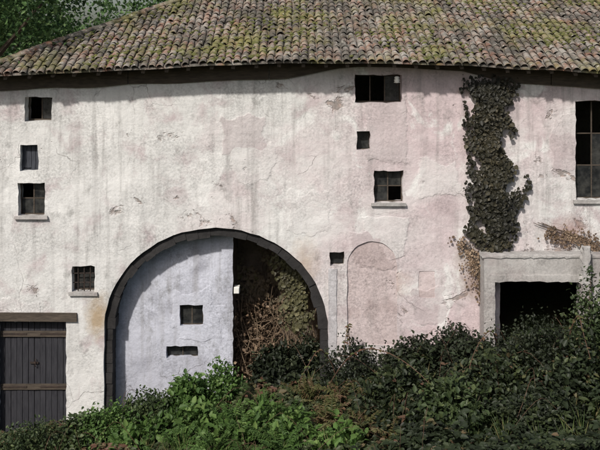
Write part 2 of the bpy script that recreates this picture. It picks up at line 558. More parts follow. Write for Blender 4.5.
top = [(x, EZ + sag(x) + 0.22) for x in np.arange(XR, XL, -0.4)] + [(XL, EZ + sag(XL) + 0.22)]
outer = [(XL, -2.5)] + [(x, -2.5) for x in np.arange(XL + 1, XR, 1.0)] + [(XR, -2.5)] + top
holes = [
    (wpx('attic_left', 25, 52, 97, 121), 0.5),
    (wpx('shuttered', 20, 38, 145, 171), 0.35),
    (wpx('left', 18, 45, 183, 216), 0.4),
    (wpx('barred', 72, 95, 266, 292), 0.35),
    (wpx('middle', 374, 403, 171, 203), 0.4),
    (wpx('attic_wide', 355, 402, 75, 103), 0.5),
    (wpx('tiny', 330, 344, 252, 266), 0.35),
    (wpx('vent', 357, 370, 131, 150), 0.35),
    (wpx('right', 576, 614, 101, 200), 0.4),
    (rect(PX(419), PX(435), PZ(298), PZ(272)), 0.09),
    (arch_pts(PX(347), PX(397), PZ(345), PZ(266), PZ(241), 16), 0.045),
    (rect(PX(-3), PX(66), -2.0, PZ(321)), 0.30),
    (arch_pts(A_X0, A_X1, A_ZB, A_ZS, A_ZT), 0.60),
    (rect(PX(500), PX(590), 0.2, PZ(276)), 0.4),
]
wall_front = child('front_wall', pierced_wall(outer, holes), M['plaster'], house)
tag(wall_front, 'uneven pale plaster front wall stained pink to the right')

# other walls
mb = MB()
mb.add([(XL, 0, -2.5), (XL, YB, -2.5), (XL, YB, EZ + 0.1), (XL, 0, EZ + 0.1)], [(0, 1, 2, 3)])
child('side_wall', mb.mesh('side_wall'), M['plaster'], house)
mb = MB()
RZ = EZ + (YB / 2 - EY) * PITCH
mb.add([(XR, 0, -2.5), (XR, YB, -2.5), (XR, YB, EZ + 0.1), (XR, YB / 2, RZ - 0.1), (XR, 0, EZ + 0.1)], [(0, 1, 2, 3, 4)])
child('gable_wall', mb.mesh('gable_wall'), M['plaster'], house)
mb = MB()
mb.add([(XL, YB, -2.5), (XR, YB, -2.5), (XR, YB, EZ + 0.1), (XL, YB, EZ + 0.1)], [(0, 1, 2, 3)])
child('rear_wall', mb.mesh('rear_wall'), M['plaster'], house)

# infills: blocked doorway, niche
def panel(name, poly, Y, mat, amp=0.6, grid=0.14):
    return child(name, pierced_wall(poly, [], Y, grid, lambda x, z: wall_dy(x + 5, z) * amp), mat, house)


panel('blocked_doorway', arch_pts(PX(345), PX(399), PZ(346), PZ(266), PZ(239), 16, 0), 0.03, M['plaster_infill'])
panel('niche_back', rect(PX(418), PX(436), PZ(299), PZ(271), jit=0), 0.055, M['plaster_infill'])

# near-black blocks added in place of the arch's shadow, set back from the face
nband = 27
for i in range(nband):
    t0, t1 = math.pi * (i + .004) / nband, math.pi * (i + .996) / nband
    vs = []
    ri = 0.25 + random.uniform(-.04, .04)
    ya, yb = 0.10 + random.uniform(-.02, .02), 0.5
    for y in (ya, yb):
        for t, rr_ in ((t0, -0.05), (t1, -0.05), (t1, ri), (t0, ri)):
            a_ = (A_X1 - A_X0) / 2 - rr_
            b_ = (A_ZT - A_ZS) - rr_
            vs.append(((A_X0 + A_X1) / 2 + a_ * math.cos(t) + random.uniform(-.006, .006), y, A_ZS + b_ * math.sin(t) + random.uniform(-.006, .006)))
    child('shade_band_block', MB().add(vs, [(0, 1, 2, 3), (7, 6, 5, 4), (0, 4, 5, 1), (1, 5, 6, 2), (2, 6, 7, 3), (3, 7, 4, 0)]).mesh('shade_band_block'), M['shade_band'], house)
for sx_ in (A_X0 - .05, A_X1 - .20):  # the added shadow blocks go on down both jambs
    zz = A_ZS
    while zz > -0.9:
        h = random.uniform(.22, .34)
        child('shade_band_block', MB().box(sx_, sx_ + .25, .10 + random.uniform(-.02, .02), .5, zz - h + .006, zz - .006, .008).mesh('shade_band_block'), M['shade_band'], house)
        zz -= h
# recessed wall inside the arch
YR = 0.6
XE = PX(233, YR)
rec_outer = rect(A_X0 - 0.1, XE, -1.2, A_ZT + 0.15, jit=0.018)
rec_holes = [(wpx('recess_square', 180, 203, 305, 326, YR), 0.25), (wpx('recess_slot', 166, 198, 346, 358, YR), 0.3)]
child('recessed_wall', pierced_wall(rec_outer, rec_holes, YR, 0.16, lambda x, z: wall_dy(x - 9, z) * 0.8 if XE - x > 0.02 else 0.0), M['plaster_blue'], house)
# passage: side walls, vault, rear wall
YP = 2.7
mb = MB()
mb.add([(XE - .03, YR, -1.2), (XE - .03, YR, A_ZT + 0.15), (XE - .03, YP, A_ZT + 0.15), (XE - .03, YP, -1.2)], [(0, 1, 2, 3)])
child('passage_side_wall', mb.mesh('p'), M['stone_dark'], house)
vault = []
ks = 28
mb = MB()
acx, aa, ab = (A_X0 + A_X1) / 2, (A_X1 - A_X0) / 2 + 0.01, A_ZT - A_ZS + 0.01
prof = [(A_X1 + 0.01, -1.2), (A_X1 + 0.01, A_ZS * 0.5)] + [(acx + aa * math.cos(math.pi * i / ks), A_ZS + ab * math.sin(math.pi * i / ks)) for i in range(ks + 1)] + [(A_X0 - 0.01, -1.2)]
ny = 9
vv = []
for j in range(ny + 1):
    y = YR - 0.03 + (YP - YR + 0.03) * j / ny
    for (x, z) in prof:
        q = 0.03 * noise.noise(Vector((x * 1.5, y * 1.5, z * 1.5))) if j else 0
        vv.append((x + q, y, z + q))
k = len(prof)
mb.add(vv, [(j * k + i, j * k + i + 1, (j + 1) * k + i + 1, (j + 1) * k + i) for j in range(ny) for i in range(k - 1)])
child('passage_vault', smooth(mb.mesh('v')), M['stone_dark'], house)
panel('passage_rear_wall', rect(XE - 0.3, A_X1 + 0.3, -1.2, A_ZT + 0.3, jit=0), YP, M['stone_dark'], 1.5, 0.3)

# ---- windows: frame mesh with panes and bars as sub-parts
def window(key, Y, nx, nz, mat=None, panes=True, bars=False, label=None, wood=0.05, broken=()):
    x0, x1, z0, z1 = WIN[key]
    x0 -= 0.02; x1 += 0.02; z0 -= 0.02; z1 += 0.02
    mat = mat or M['wood_dark']
    mb = MB()
    mb.box(x0, x0 + wood, Y, Y + 0.06, z0, z1, 0.004)
    mb.box(x1 - wood, x1, Y, Y + 0.06, z0, z1, 0.004)
    mb.box(x0 + wood, x1 - wood, Y + 0.003, Y + 0.057, z1 - wood, z1, 0.002)
    mb.box(x0 + wood, x1 - wood, Y + 0.003, Y + 0.057, z0, z0 + wood, 0.002)
    w = child('window', mb.mesh('window'), mat, house)
    if label: w['label'] = label
    iw, ih = (x1 - x0 - 2 * wood), (z1 - z0 - 2 * wood)
    for i in range(1, nx):
        b = MB().box(x0 + wood + iw * i / nx - .015, x0 + wood + iw * i / nx + .015, Y + .012, Y + .05, z0 + wood, z1 - wood)
        child('mullion', b.mesh('mullion'), mat, w)
    for i in range(1, nz):
        b = MB().box(x0 + wood, x1 - wood, Y + .016, Y + .046, z0 + wood + ih * i / nz - .013, z0 + wood + ih * i / nz + .013)
        child('glazing_bar', b.mesh('glazing_bar'), mat, w)
    if panes:
        q = 0
        for i in range(nx):
            for j in range(nz):
                q += 1
                if q in broken: continue
                b = MB().box(x0 + wood + iw * i / nx + .008, x0 + wood + iw * (i + 1) / nx - .008, Y + .028, Y + .033,
                             z0 + wood + ih * j / nz + .008, z0 + wood + ih * (j + 1) / nz - .008)
                child('pane', b.mesh('pane'), M['glass'], w)
    if bars:
        for i in range(1, 4):
            t = x0 + (x1 - x0) * i / 4
            child('bar', MB().tube([(t, Y - 0.16, z0), (t + random.uniform(-.01, .01), Y - 0.16, (z0 + z1) / 2), (t, Y - 0.16, z1)], 0.016, 6).mesh('bar'), M['iron'], w)
        for i in range(1, 3):
            t = z0 + (z1 - z0) * i / 3
            child('bar', MB().tube([(x0, Y - 0.135, t), (x1, Y - 0.135, t + .01)], 0.013, 6).mesh('bar'), M['iron'], w)
    return w


window('attic_left', 0.30, 2, 1, broken=(1,), label='dark attic window tucked under the left end of the eaves')
window('left', 0.20, 2, 2, broken=(2,), label='square dark window low on the far left of the upper wall')
window('barred', 0.24, 1, 1, bars=True, label='small window with crossed iron bars left of the arch')
window('middle', 0.20, 2, 2, broken=(3,), label='square dark window in the pink plaster right of the centre')
window('attic_wide', 0.34, 3, 1, broken=(1, 2), label='wide dark attic opening under the eaves')
window('tiny', 0.20, 1, 1, wood=0.035, label='tiny square window beside the arch')
window('vent', 0.22, 1, 1, wood=0.03, label='small upright vent hole with frame')
window('right', 0.26, 2, 3, broken=(2, 3, 6), label='tall dark window cut by the right edge')
window('recess_square', YR + 0.12, 2, 1, wood=0.04, label='small square window in the bluish wall inside the arch')
window('recess_slot', YR + 0.16, 2, 1, wood=0.03, label='low wide slot window inside the arch')
sh = window('shuttered', 0.16, 1, 1, panes=False, mat=M['shutter'], label='small window closed by a grey board shutter')
x0, x1, z0, z1 = WIN['shuttered']
for i in range(4):
    a = x0 + (x1 - x0) * i / 4
    child('slat', MB().box(a + .006, a + (x1 - x0) / 4 - .006, 0.185 + random.uniform(0, .01), 0.205, z0 + random.uniform(0, .06), z1, 0.003).mesh('slat'), M['shutter'], sh)
# sills
for key in ('left', 'middle', 'right', 'barred'):
    x0, x1, z0, z1 = WIN[key]
    mbs = MB().box(x0 - 0.08, x1 + 0.08, -0.085, 0.12, z0 - 0.075, z0 + 0.004, 0.012)
    child('window_sill', mbs.mesh('sill'), M['plaster_grey'], house)
# ---- plank double door lower left
dx0, dx1, dz1 = PX(-3) - 0.02, PX(66) + 0.02, PZ(321) + 0.02
door = child('door', MB().box(dx0, dx1, 0.27, 0.31, -1.9, dz1, 0.0).mesh('door'), M['wood_dark'], house)
door['label'] = 'dark plank double door at the lower left corner'
npl = 12
for i in range(npl):
    a = dx0 + (dx1 - dx0) * i / npl
    b = a + (dx1 - dx0) / npl
    o = random.uniform(0, .018)
    child('plank', MB().box(a + .007, b - .007, 0.235 - o, 0.268, -1.85, dz1 - 0.03 - random.uniform(0, .05), 0.004).mesh('plank'), M['wood_grey'], door)
for zz in (dz1 - 0.5, dz1 - 1.9):
    child('brace', MB().box(dx0 + .05, dx1 - .05, 0.175, 0.212, zz, zz + 0.15, 0.01).mesh('brace'), M['wood_dark'], door)
for zz in (dz1 - 0.44, dz1 - 1.84):
    for xa_, xb_ in ((dx0 + .06, dx0 + .75), (dx1 - .75, dx1 - .06)):
        child('strap_hinge', MB().box(xa_, xb_, 0.160, 0.173, zz, zz + 0.045, 0.003).mesh('strap_hinge'), M['iron'], door)
dm = (dx0 + dx1) / 2
child('latch', MB().box(dm - .1, dm + .12, 0.19, 0.212, dz1 - 1.22, dz1 - 1.17, 0.004).tube([(dm + .05, .20, dz1 - 1.3), (dm + .05, .15, dz1 - 1.27), (dm + .05, .15, dz1 - 1.12), (dm + .05, .20, dz1 - 1.09)], .011, 6).mesh('latch'), M['iron'], door)
child('lintel', MB().box(dx0 + 0.0, dx1 + 0.28, -0.05, 0.2, dz1 - 0.03, dz1 + 0.20, 0.02).mesh('lintel'), M['wood_dark'], house)

# ------------------------------------------------------------------ roof
COSP = 1 / math.sqrt(1 + PITCH ** 2)
SINP = PITCH * COSP
RUN = YB / 2 - EY
SLEN = RUN / COSP
EXL, EXR = XL - 0.22, XR + 0.3


def roof_pt(x, s, h=0.0):
    """point on the front slope: x along the eave, s up the slope, h off it"""
    return Vector((x, EY + s * COSP - h * SINP, EZ + sag(x) * (1 - 0.55 * s / SLEN) + s * SINP + h * COSP + 0.03 * noise.noise(Vector((x * .5, s * .5, 1)))))


mb = MB()
ns, nx = 10, 60
vs = []
for j in range(ns + 1):
    s = SLEN * j / ns
    xa = EXL + s * COSP
    for i in range(nx + 1):
        vs.append(roof_pt(xa + (EXR - xa) * i / nx, s, -0.01))
k = nx + 1
nv = len(vs)
vs += [v - Vector((0, 0, 0.05)) for v in vs]
fs = [(j * k + i, j * k + i + 1, (j + 1) * k + i + 1, (j + 1) * k + i) for j in range(ns) for i in range(nx)]
fs += [tuple(reversed([a + nv for a in f])) for f in fs]
fs += [(i + 1, i, nv + i, nv + i + 1) for i in range(nx)]
mb.add(vs, fs)
# rear and left slopes
YBE = YB + 0.45
rl, rr = Vector((EXL + RUN, YB / 2, roof_pt(EXL + RUN, SLEN).z - 0.012)), Vector((EXR, YB / 2, roof_pt(EXR, SLEN).z - 0.012))
mb.add([rl, rr, (EXR, YBE, EZ), (EXL, YBE, EZ)], [(0, 1, 2, 3)])
mb.add([rl, (EXL, YBE, EZ), (EXL, EY, EZ + sag(EXL) - 0.012)], [(0, 1, 2)])
roof = child('roof', mb.mesh('roof'), M['tile'], house)
roof['label'] = 'mossy lichen-crusted clay tile roof with a hip at the left'


def tile_geo(length, r0, r1, seg=6, th=0.014):
    vs, fs = [], []
    for (y, r) in ((0, r0), (length, r1)):
        for rad in (r, r - th):
            for i in range(seg + 1):
                t = math.pi * i / seg
                vs.append((rad * math.cos(t), y, rad * 0.85 * math.sin(t)))
    k = seg + 1
    for i in range(seg):
        fs.append((i, i + 1, 2 * k + i + 1, 2 * k + i))
        fs.append((k + i + 1, k + i, i, i + 1) if False else (k + i, k + i + 1, i + 1, i))
    fs.append((0, 2 * k, 3 * k, k))
    fs.append((k - 1, 2 * k - 1, 4 * k - 1, 3 * k - 1))
    return vs, fs


tile_meshes = []
for q in range(4):
    v_, f_ = tile_geo(0.43, 0.092 + 0.004 * q, 0.074)
    v_ = [(x + random.uniform(-.004, .004), y + random.uniform(-.006, .006), z + random.uniform(-.005, .005)) for x, y, z in v_]
    t = bpy.data.meshes.new('tile')
    t.from_pydata(v_, [], f_)
    t.update()
    smooth(t)
    t.materials.append(M['tile'])
    tile_meshes.append((t, [Vector(p) for p in v_], f_))


def tile_matrix(x, s, rot=0.0):
    o = roof_pt(x, s, 0.012)
    up = (roof_pt(x, s + 0.3, 0.045 - 0.03) - o)
    up = (roof_pt(x, s + 0.4, -0.005) - o).normalized()
    side = (roof_pt(x + 0.1, s) - roof_pt(x - 0.1, s)).normalized()
    nrm = side.cross(up).normalized()
    side = up.cross(nrm)
    m = Matrix((side, up, nrm)).transposed().to_4x4()
    m.translation = o
    return m @ Matrix.Rotation(rot, 4, 'Z')


house_off = Matrix.Translation(-house.location)
joined = MB()
ncourse = int(SLEN / TL)
count = 0
for c in range(ncourse + 1):
    s = -0.07 + c * TL
    x = EXL + max(0.0, s) * COSP + 0.1
    x = math.ceil(x / TW) * TW
    while x < (EXR if c > 3 else 9.0 if c < 4 else EXR):
        m = tile_matrix(x + TW / 2 + random.uniform(-.012, .012), s + random.gauss(0, .03) - (random.uniform(.05, .14) if c and random.random() < .05 else 0), random.gauss(0, 0.05))
        t, tv, tf = random.choice(tile_meshes)
        if c < 4 and count < 300:
            o = link('tile', t, None, roof)
            o.matrix_basis = m
            count += 1
        else:
            joined.add([m @ p for p in tv], tf)
        x += TW
for c in range(4):      # the lowest courses go on beyond the right edge of the picture
    x = math.ceil(9.0 / TW) * TW
    while x < EXR:
        m = tile_matrix(x + TW / 2, -0.07 + c * TL)
        t, tv, tf = random.choice(tile_meshes)
        joined.add([m @ p for p in tv], tf)
        x += TW
jm = bpy.data.meshes.new('tiles')
jm.from_pydata(joined.v, [], joined.f)
jm.update()
tag(child('upper_tiles', smooth(jm), M['tile'], roof), kind='stuff')

# hip tiles
a, b = roof_pt(EXL, 0, 0.05), roof_pt(EXL + RUN, SLEN, 0.05)
L = (b - a).length
hd = (b - a).normalized()
v_, f_ = tile_geo(0.46, 0.135, 0.115)
hm = bpy.data.meshes.new('hip_tile')
hm.from_pydata(v_, [], f_)
hm.update()
smooth(hm)
hm.materials.append(M['tile'])
for i in range(int(L / 0.37)):
    s = i * 0.37 * SLEN / L
    o_ = roof_pt(EXL + s * COSP, s, 0.03)
    side = hd.cross(Vector((0, 0, 1))).normalized()
    nrm = side.cross(hd).normalized()
    m = Matrix((side, hd, nrm)).transposed().to_4x4()
    m.translation = o_
    o = link('hip_tile', hm, None, roof)
    o.matrix_basis = m @ Matrix.Rotation(random.gauss(0, .04), 4, 'Z')
for i in range(int((rr.x - rl.x) / 0.37)):
    x = rl.x + i * 0.37
    m = Matrix.Rotation(-math.pi / 2, 4, 'Z')
    m.translation = Vector((x, YB / 2, roof_pt(x, SLEN).z + 0.01))
    o = link('ridge_tile', hm, None, roof)
    o.matrix_basis = m
# tiles follow the house's origin
for o in roof.children:
    if o.name.split('.')[0] in ('tile', 'hip_tile', 'ridge_tile'):
        pass

# moss cushions on the tiles
mb = MB()
ico = bmesh.new()
bmesh.ops.create_icosphere(ico, subdivisions=1, radius=1.0)
iv = [v.co.copy() for v in ico.verts]
if_ = [tuple(v.index for v in f.verts) for f in ico.faces]
ico.free()
for _ in range(4200):
    s = random.uniform(0, SLEN)
    x = random.uniform(EXL + s * COSP + 0.2, 11)
    if vnoise(x, s, 0.45, 4.0) + 0.3 * vnoise(x, s, 1.4, 2.0) < 0.02: continue
    p = roof_pt(x, s, 0.05)
    r = random.uniform(0.02, 0.085)
    mb.add([p + Vector((q.x * r * random.uniform(.7, 1.2), q.y * r * random.uniform(.7, 1.2), q.z * r * 0.55)) for q in iv], if_)
mm = bpy.data.meshes.new('moss')
mm.from_pydata(mb.v, [], mb.f)
mm.update()
tag(child('moss', smooth(mm), M['moss'], roof), kind='stuff')

# dark timber wall plate under the eave
for x_a in np.arange(XL, XR - 1, 3.7):
    x_b = min(XR, x_a + 3.68)
    pts_ = [x_a + (x_b - x_a) * i / 8 for i in range(9)]
    vs = []
    for xx in pts_:
        zt, zb_ = EZ + sag(xx) + 0.20, EZ + sag(xx) - 0.46 + 0.04 * vnoise(xx, 1, 0.8) + 0.28 * max(0.0, min(1.0, (xx + 0.2) / 1.4, (5.4 - xx) / 1.2))
        vs += [(xx, -0.075, zb_), (xx, -0.085, zt), (xx, 0.05, zt), (xx, 0.05, zb_)]
    fs = [(i * 4 + k, i * 4 + (k + 1) % 4, i * 4 + 4 + (k + 1) % 4, i * 4 + 4 + k) for i in range(8) for k in range(4)] + [(0, 1, 2, 3), (35, 34, 33, 32)]
    child('wall_plate', MB().add(vs, fs).mesh('wall_plate'), M['wood_dark'], roof)
# rafter tails under the eave
x = EXL + 0.35
while x < EXR:
    xx = x + random.uniform(-.04, .04)
    p0, p1 = roof_pt(xx, 0.06, -0.13), roof_pt(xx, 1.15, -0.13)
    mbr = MB()
    vs = []
    for p in (p0, p1):
        for dx in (-.045, .045):
            for dz in (-.06, .06): vs.append(p + Vector((dx, 0, dz)))
    mbr.add(vs, [(0, 1, 3, 2), (4, 6, 7, 5), (0, 4, 5, 1), (2, 3, 7, 6), (0, 2, 6, 4), (1, 5, 7, 3)])
    child('rafter', mbr.mesh('rafter'), M['wood_dark'], roof)
    x += 0.58

# ------------------------------------------------------------------ lean-to shed on the right
SY = -0.55
shed = empty('lean_to_shed', (PX(540, SY), SY / 2, 1.4), 'low grey rendered lean-to with a dark opening against the right of the farmhouse', 'shed')
sx0, sx1 = PX(484, SY), PX(640, SY)
ox0, ox1, oz1 = PX(495, SY), PX(580, SY), PZ(281, SY)
szt = PZ(257, SY)
child('shed_wall', pierced_wall(rect(sx0, sx1, -0.5, szt, jit=0), [(rect(ox0, ox1, 0.2, oz1, jit=0.01), 0.28)], SY, 0.16, lambda x, z: wall_dy(x + 20, z) * 0.7), M['plaster_grey'], shed)
for xx, nm in ((sx0, 'shed_side_wall'), (sx1, 'shed_side_wall')):
    mb = MB()
    mb.add([(xx, SY, -0.5), (xx, -0.03, -0.5), (xx, -0.03, szt), (xx, SY, szt)], [(0, 1, 2, 3)])
    child(nm, mb.mesh(nm), M['plaster_grey'], shed)
def rough_box(name, x0, x1, y0, y1, z0, z1, amp, step=0.12):
    bm = bmesh.new()
    nx_, ny_, nz_ = [max(2, int(d / step)) for d in (x1 - x0, y1 - y0, z1 - z0)]
    bmesh.ops.create_cube(bm, size=1.0)
    for ax, cnt in ((0, nx_), (1, ny_), (2, nz_)):
        for i in range(1, cnt):
            co, no = [0, 0, 0], [0, 0, 0]
            co[ax] = -0.5 + i / cnt
            no[ax] = 1
            bmesh.ops.bisect_plane(bm, geom=bm.verts[:] + bm.edges[:] + bm.faces[:], plane_co=co, plane_no=no)
    for v in bm.verts:
        c = v.co
        edge = sum(abs(abs(t) - 0.5) < 1e-4 for t in c)
        p = Vector((x0 + (c.x + .5) * (x1 - x0), y0 + (c.y + .5) * (y1 - y0), z0 + (c.z + .5) * (z1 - z0)))
        q = Vector([noise.noise(p * 3.1 + Vector((k * 7.7, 1, 2))) + 0.6 * noise.noise(p * 8.0 + Vector((k * 3.7, 5, 2))) for k in range(3)])
        v.co = p + q * amp
        if edge >= 2: v.co += Vector((-c.x, -c.y, -c.z)) * 0.008 * max(0.0, 0.6 + 1.6 * noise.noise(p * 7))
    for f in bm.faces: f.smooth = False
    me = bpy.data.meshes.new(name)
    bm.to_mesh(me)
    bm.free()
    return me


child('shed_roof_slab', rough_box('shed_roof_slab', sx0 - 0.02, sx1 + 0.12, SY - 0.03, -0.06, szt, szt + 0.05, 0.003), M['plaster_grey'], shed)
child('shed_lintel', rough_box('shed_lintel', ox0 - 0.2, ox1 + 0.2, SY - 0.02, SY + 0.1, oz1, oz1 + 0.17, 0.003), M['plaster_grey'], shed)
child('jamb_strip', rough_box('jamb_strip', A_X1 + 0.012, A_X1 + 0.23, -0.04, 0.08, 0.0, PZ(268), 0.006, 0.1), M['plaster_jamb'], house)
# whitewashed post
pst = empty('post', (PX(587, -.8), -.8, 1.6), 'slim whitewashed post standing in front of the lean-to at the right', 'post')
child('shaft', rough_box('shaft', PX(587, -.8) - .1, PX(587, -.8) + .1, -.9, -.7, 1.2, PZ(246, -.8), .005, .1), M['plaster_grey'], pst)

# insulator by the attic opening, white box in the passage
ins = empty('insulator', (PX(397), -0.1, PZ(79)), 'white ceramic insulator on a bracket by the wide attic opening', 'insulator')
cx_, cz_ = PX(397, -.16), PZ(80, -.16)
vs, fs, prof_ = [], [], [(0.0, .10), (.05, .09), (.075, .05), (.05, .03), (.085, .0), (.06, -.03), (.09, -.07), (.0, -.08)]
for r, z in prof_:
    for kk in range(12): vs.append((cx_ + max(r, .002) * math.cos(kk * math.pi / 6), -0.16 + max(r, .002) * math.sin(kk * math.pi / 6), cz_ + z))
for i in range(len(prof_) - 1):
    for kk in range(12): fs.append((i * 12 + kk, i * 12 + (kk + 1) % 12, (i + 1) * 12 + (kk + 1) % 12, (i + 1) * 12 + kk))
child('bell', smooth(MB().add(vs, fs).mesh('bell')), M['white'], ins)
child('bracket', MB().tube([(cx_, 0.05, cz_ - .16), (cx_, -.13, cz_ - .16), (cx_, -.16, cz_ - .12), (cx_, -.16, cz_ - .05)], .013, 6).mesh('bracket'), M['iron'], ins)
bx_, by_, bz_ = PX(240, .7), 0.95, PZ(290, .7)
box = empty('meter_box', (XE, by_, bz_), 'small white box on the corner inside the dark passage', 'box')
o = child('case', MB().box(XE + .015, XE + .17, YR + .04, YR + .28, bz_ - .09, bz_ + .09, .004).mesh('case'), M['white'], box)
bv = o.modifiers.new('b', 'BEVEL'); bv.width = 0.015; bv.segments = 2
child('cover_lid', MB().box(XE + .03, XE + .155, YR + .028, YR + .045, bz_ - .07, bz_ + .07).mesh('lid'), M['white'], box)


# ------------------------------------------------------------------ foliage
def leaf_mesh(name, P, D, U, size, tint, wide=0.62, fold=0.22):
    """P base points, D growth direction, U up side; four-triangle folded leaves"""
    P, D, U = np.asarray(P, float), np.asarray(D, float), np.asarray(U, float)
    nL = len(P)
    D /= np.linalg.norm(D, axis=1)[:, None] + 1e-9
    S = np.cross(D, U)
    S /= np.linalg.norm(S, axis=1)[:, None] + 1e-9
    Nn = np.cross(S, D)
    sz = np.asarray(size)[:, None]
    w = sz * wide * 0.5
    V = np.empty((nL, 6, 3))
    V[:, 0] = P
    V[:, 1] = P + D * sz * 0.35 + S * w + Nn * sz * fold * 0.5
    V[:, 2] = P + D * sz * 0.72 + S * w * 0.7 + Nn * sz * fold * 0.3
    V[:, 3] = P + D * sz - Nn * sz * fold * 0.6
    V[:, 4] = P + D * sz * 0.72 - S * w * 0.7 + Nn * sz * fold * 0.3
    V[:, 5] = P + D * sz * 0.35 - S * w + Nn * sz * fold * 0.5
    idx = np.array([[0, 1, 2, 3], [0, 3, 4, 5]])
    F = (np.arange(nL)[:, None, None] * 6 + idx[None]).reshape(-1)
    me = bpy.data.meshes.new(name)
    me.vertices.add(nL * 6)
    me.vertices.foreach_set('co', V.reshape(-1))
    me.loops.add(nL * 8)
    me.loops.foreach_set('vertex_index', F.astype(np.int32))
    me.polygons.add(nL * 2)
    me.polygons.foreach_set('loop_start', np.arange(0, nL * 8, 4, dtype=np.int32))
    at = me.attributes.new('tint', 'FLOAT', 'POINT')
    at.data.foreach_set('value', np.repeat(np.asarray(tint, dtype=np.float32), 6))
    me.update(calc_edges=True)
    me.validate()
    return me


def rand_dirs(k, zb=0.0):
    d = RNG.normal(size=(k, 3))
    d /= np.linalg.norm(d, axis=1)[:, None]
    d[:, 2] += zb
    return d


def bush(name, label, cat, base, rx, ry, rz, nclump, per, size, mat, group=None, stems=7, tint0=0.5, hollow=0.45, root=None, parts=('foliage', 'stem')):
    """dome of leaf clumps on stems; base on the ground"""
    base = np.array(base)
    root = root or empty(name, tuple(base), label, cat, group)
    d = rand_dirs(nclump)
    d[:, 2] = np.abs(d[:, 2]) * 1.0 - 0.12
    d /= np.linalg.norm(d, axis=1)[:, None]
    lump = np.array([1 + 0.38 * noise.noise(Vector((v[0] * 2.1 + base[0], v[1] * 2.1 + base[1], v[2] * 2.1))) for v in d])
    rad = (hollow + (1 - hollow) * RNG.random(nclump) ** 0.5) * lump
    C = base + d * rad[:, None] * np.array([rx, ry, rz]) + np.array([0, 0, 0.05])
    cr = (rx + ry + rz) / 3 * 0.22
    P = np.repeat(C, per, 0) + RNG.normal(size=(nclump * per, 3)) * cr * 0.55
    D = np.repeat(d, per, 0) * 0.5 + rand_dirs(nclump * per) * 0.8 + np.array([0, 0, -0.15])
    U = rand_dirs(nclump * per, 1.1) + np.repeat(d, per, 0) * 0.6
    sz = size * RNG.uniform(0.55, 1.25, nclump * per)
    ct = np.repeat(RNG.normal(0, 0.18, nclump), per)
    tint = np.clip(tint0 + ct + RNG.normal(0, 0.16, nclump * per), 0, 1)
    child(parts[0], leaf_mesh('foliage', P, D, U, sz, tint), mat, root)
    for i in range(stems):
        t = C[RNG.integers(nclump)]
        mid = base * 0.45 + t * 0.55 + RNG.normal(size=3) * 0.08
        b0 = base + np.array([random.uniform(-.12, .12) * rx, random.uniform(-.12, .12) * ry, -0.06])
        th = 0.012 + 0.008 * rz
        child(parts[1], MB().tube([b0, (b0 + mid) / 2 + RNG.normal(size=3) * 0.04, mid, t], [th, th * .8, th * .55, th * .25], 5).mesh('stem'), M['bark'], root)
    return root


# bramble carpet in front of the house: uncountable, one piece of stuff
def cover_h(x, y):
    right = max(0.0, min(1.0, (x + 2.5) / 5.0))
    h = 0.34 + 0.36 * right + (0.30 + 0.15 * right) * vnoise(x, y, 0.55, 1.7) + 0.16 * vnoise(x, y, 1.6, 5.1)
    fz = math.exp(-((x - 0.2) / 2.4) ** 2) * math.exp(-((y + 2.6) / 1.9) ** 2)
    h *= 1 - 0.62 * fz
    if y > -0.9: h *= 0.75
    return max(0.06, h)


Ps, Ds, Us, Ss, Ts = [], [], [], [], []
for _ in range(21000):
    x, y = random.uniform(-9.5, 9.5), random.uniform(-6.8, -0.12) 
    if random.random() < 0.0: continue
    if PX(478, y) < x and y > SY - 0.05: continue
    dens = vnoise(x, y, 1.1, 9.0)
    if dens < -0.18 and random.random() < 0.85: continue
    h = cover_h(x, y)
    z = ground_z(x, y) + h * (1 - 0.75 * random.random() ** 2.2)
    yaw = random.uniform(0, 2 * math.pi)
    bs = random.choice((0.06, 0.09, 0.12, 0.17)) * random.uniform(.85, 1.2) * (1.0 if x > -2 else 0.9) * (1 + 0.3 * vnoise(x, y, 0.9, 12.0))
    tn = 0.40 + 0.38 * max(0.0, min(1.0, (2.0 - x) / 3.0)) + 0.45 * vnoise(x, y, 0.8, 3.0) + random.gauss(0, 0.14)
    if random.random() < 0.035: tn = random.uniform(0.9, 1.0)
    for k in (-1, 0, 1):
        a_ = yaw + k * 0.95
        Ps.append((x, y, z))
        Ds.append((math.cos(a_), math.sin(a_), random.uniform(-0.45, 0.25)))
        Us.append((random.gauss(0, .35), random.gauss(0, .35) - 0.15, 1))
        Ss.append(bs * (1.15 if k == 0 else 0.9))
        Ts.append(min(1, max(0, tn)))
cov = link('bramble_cover', leaf_mesh('bramble_cover', Ps, Ds, Us, Ss, Ts), M['leaf_bramble'])
tag(cov, 'tangled dark green bramble leaves covering the ground in front of the farmhouse', 'brambles', kind='stuff')

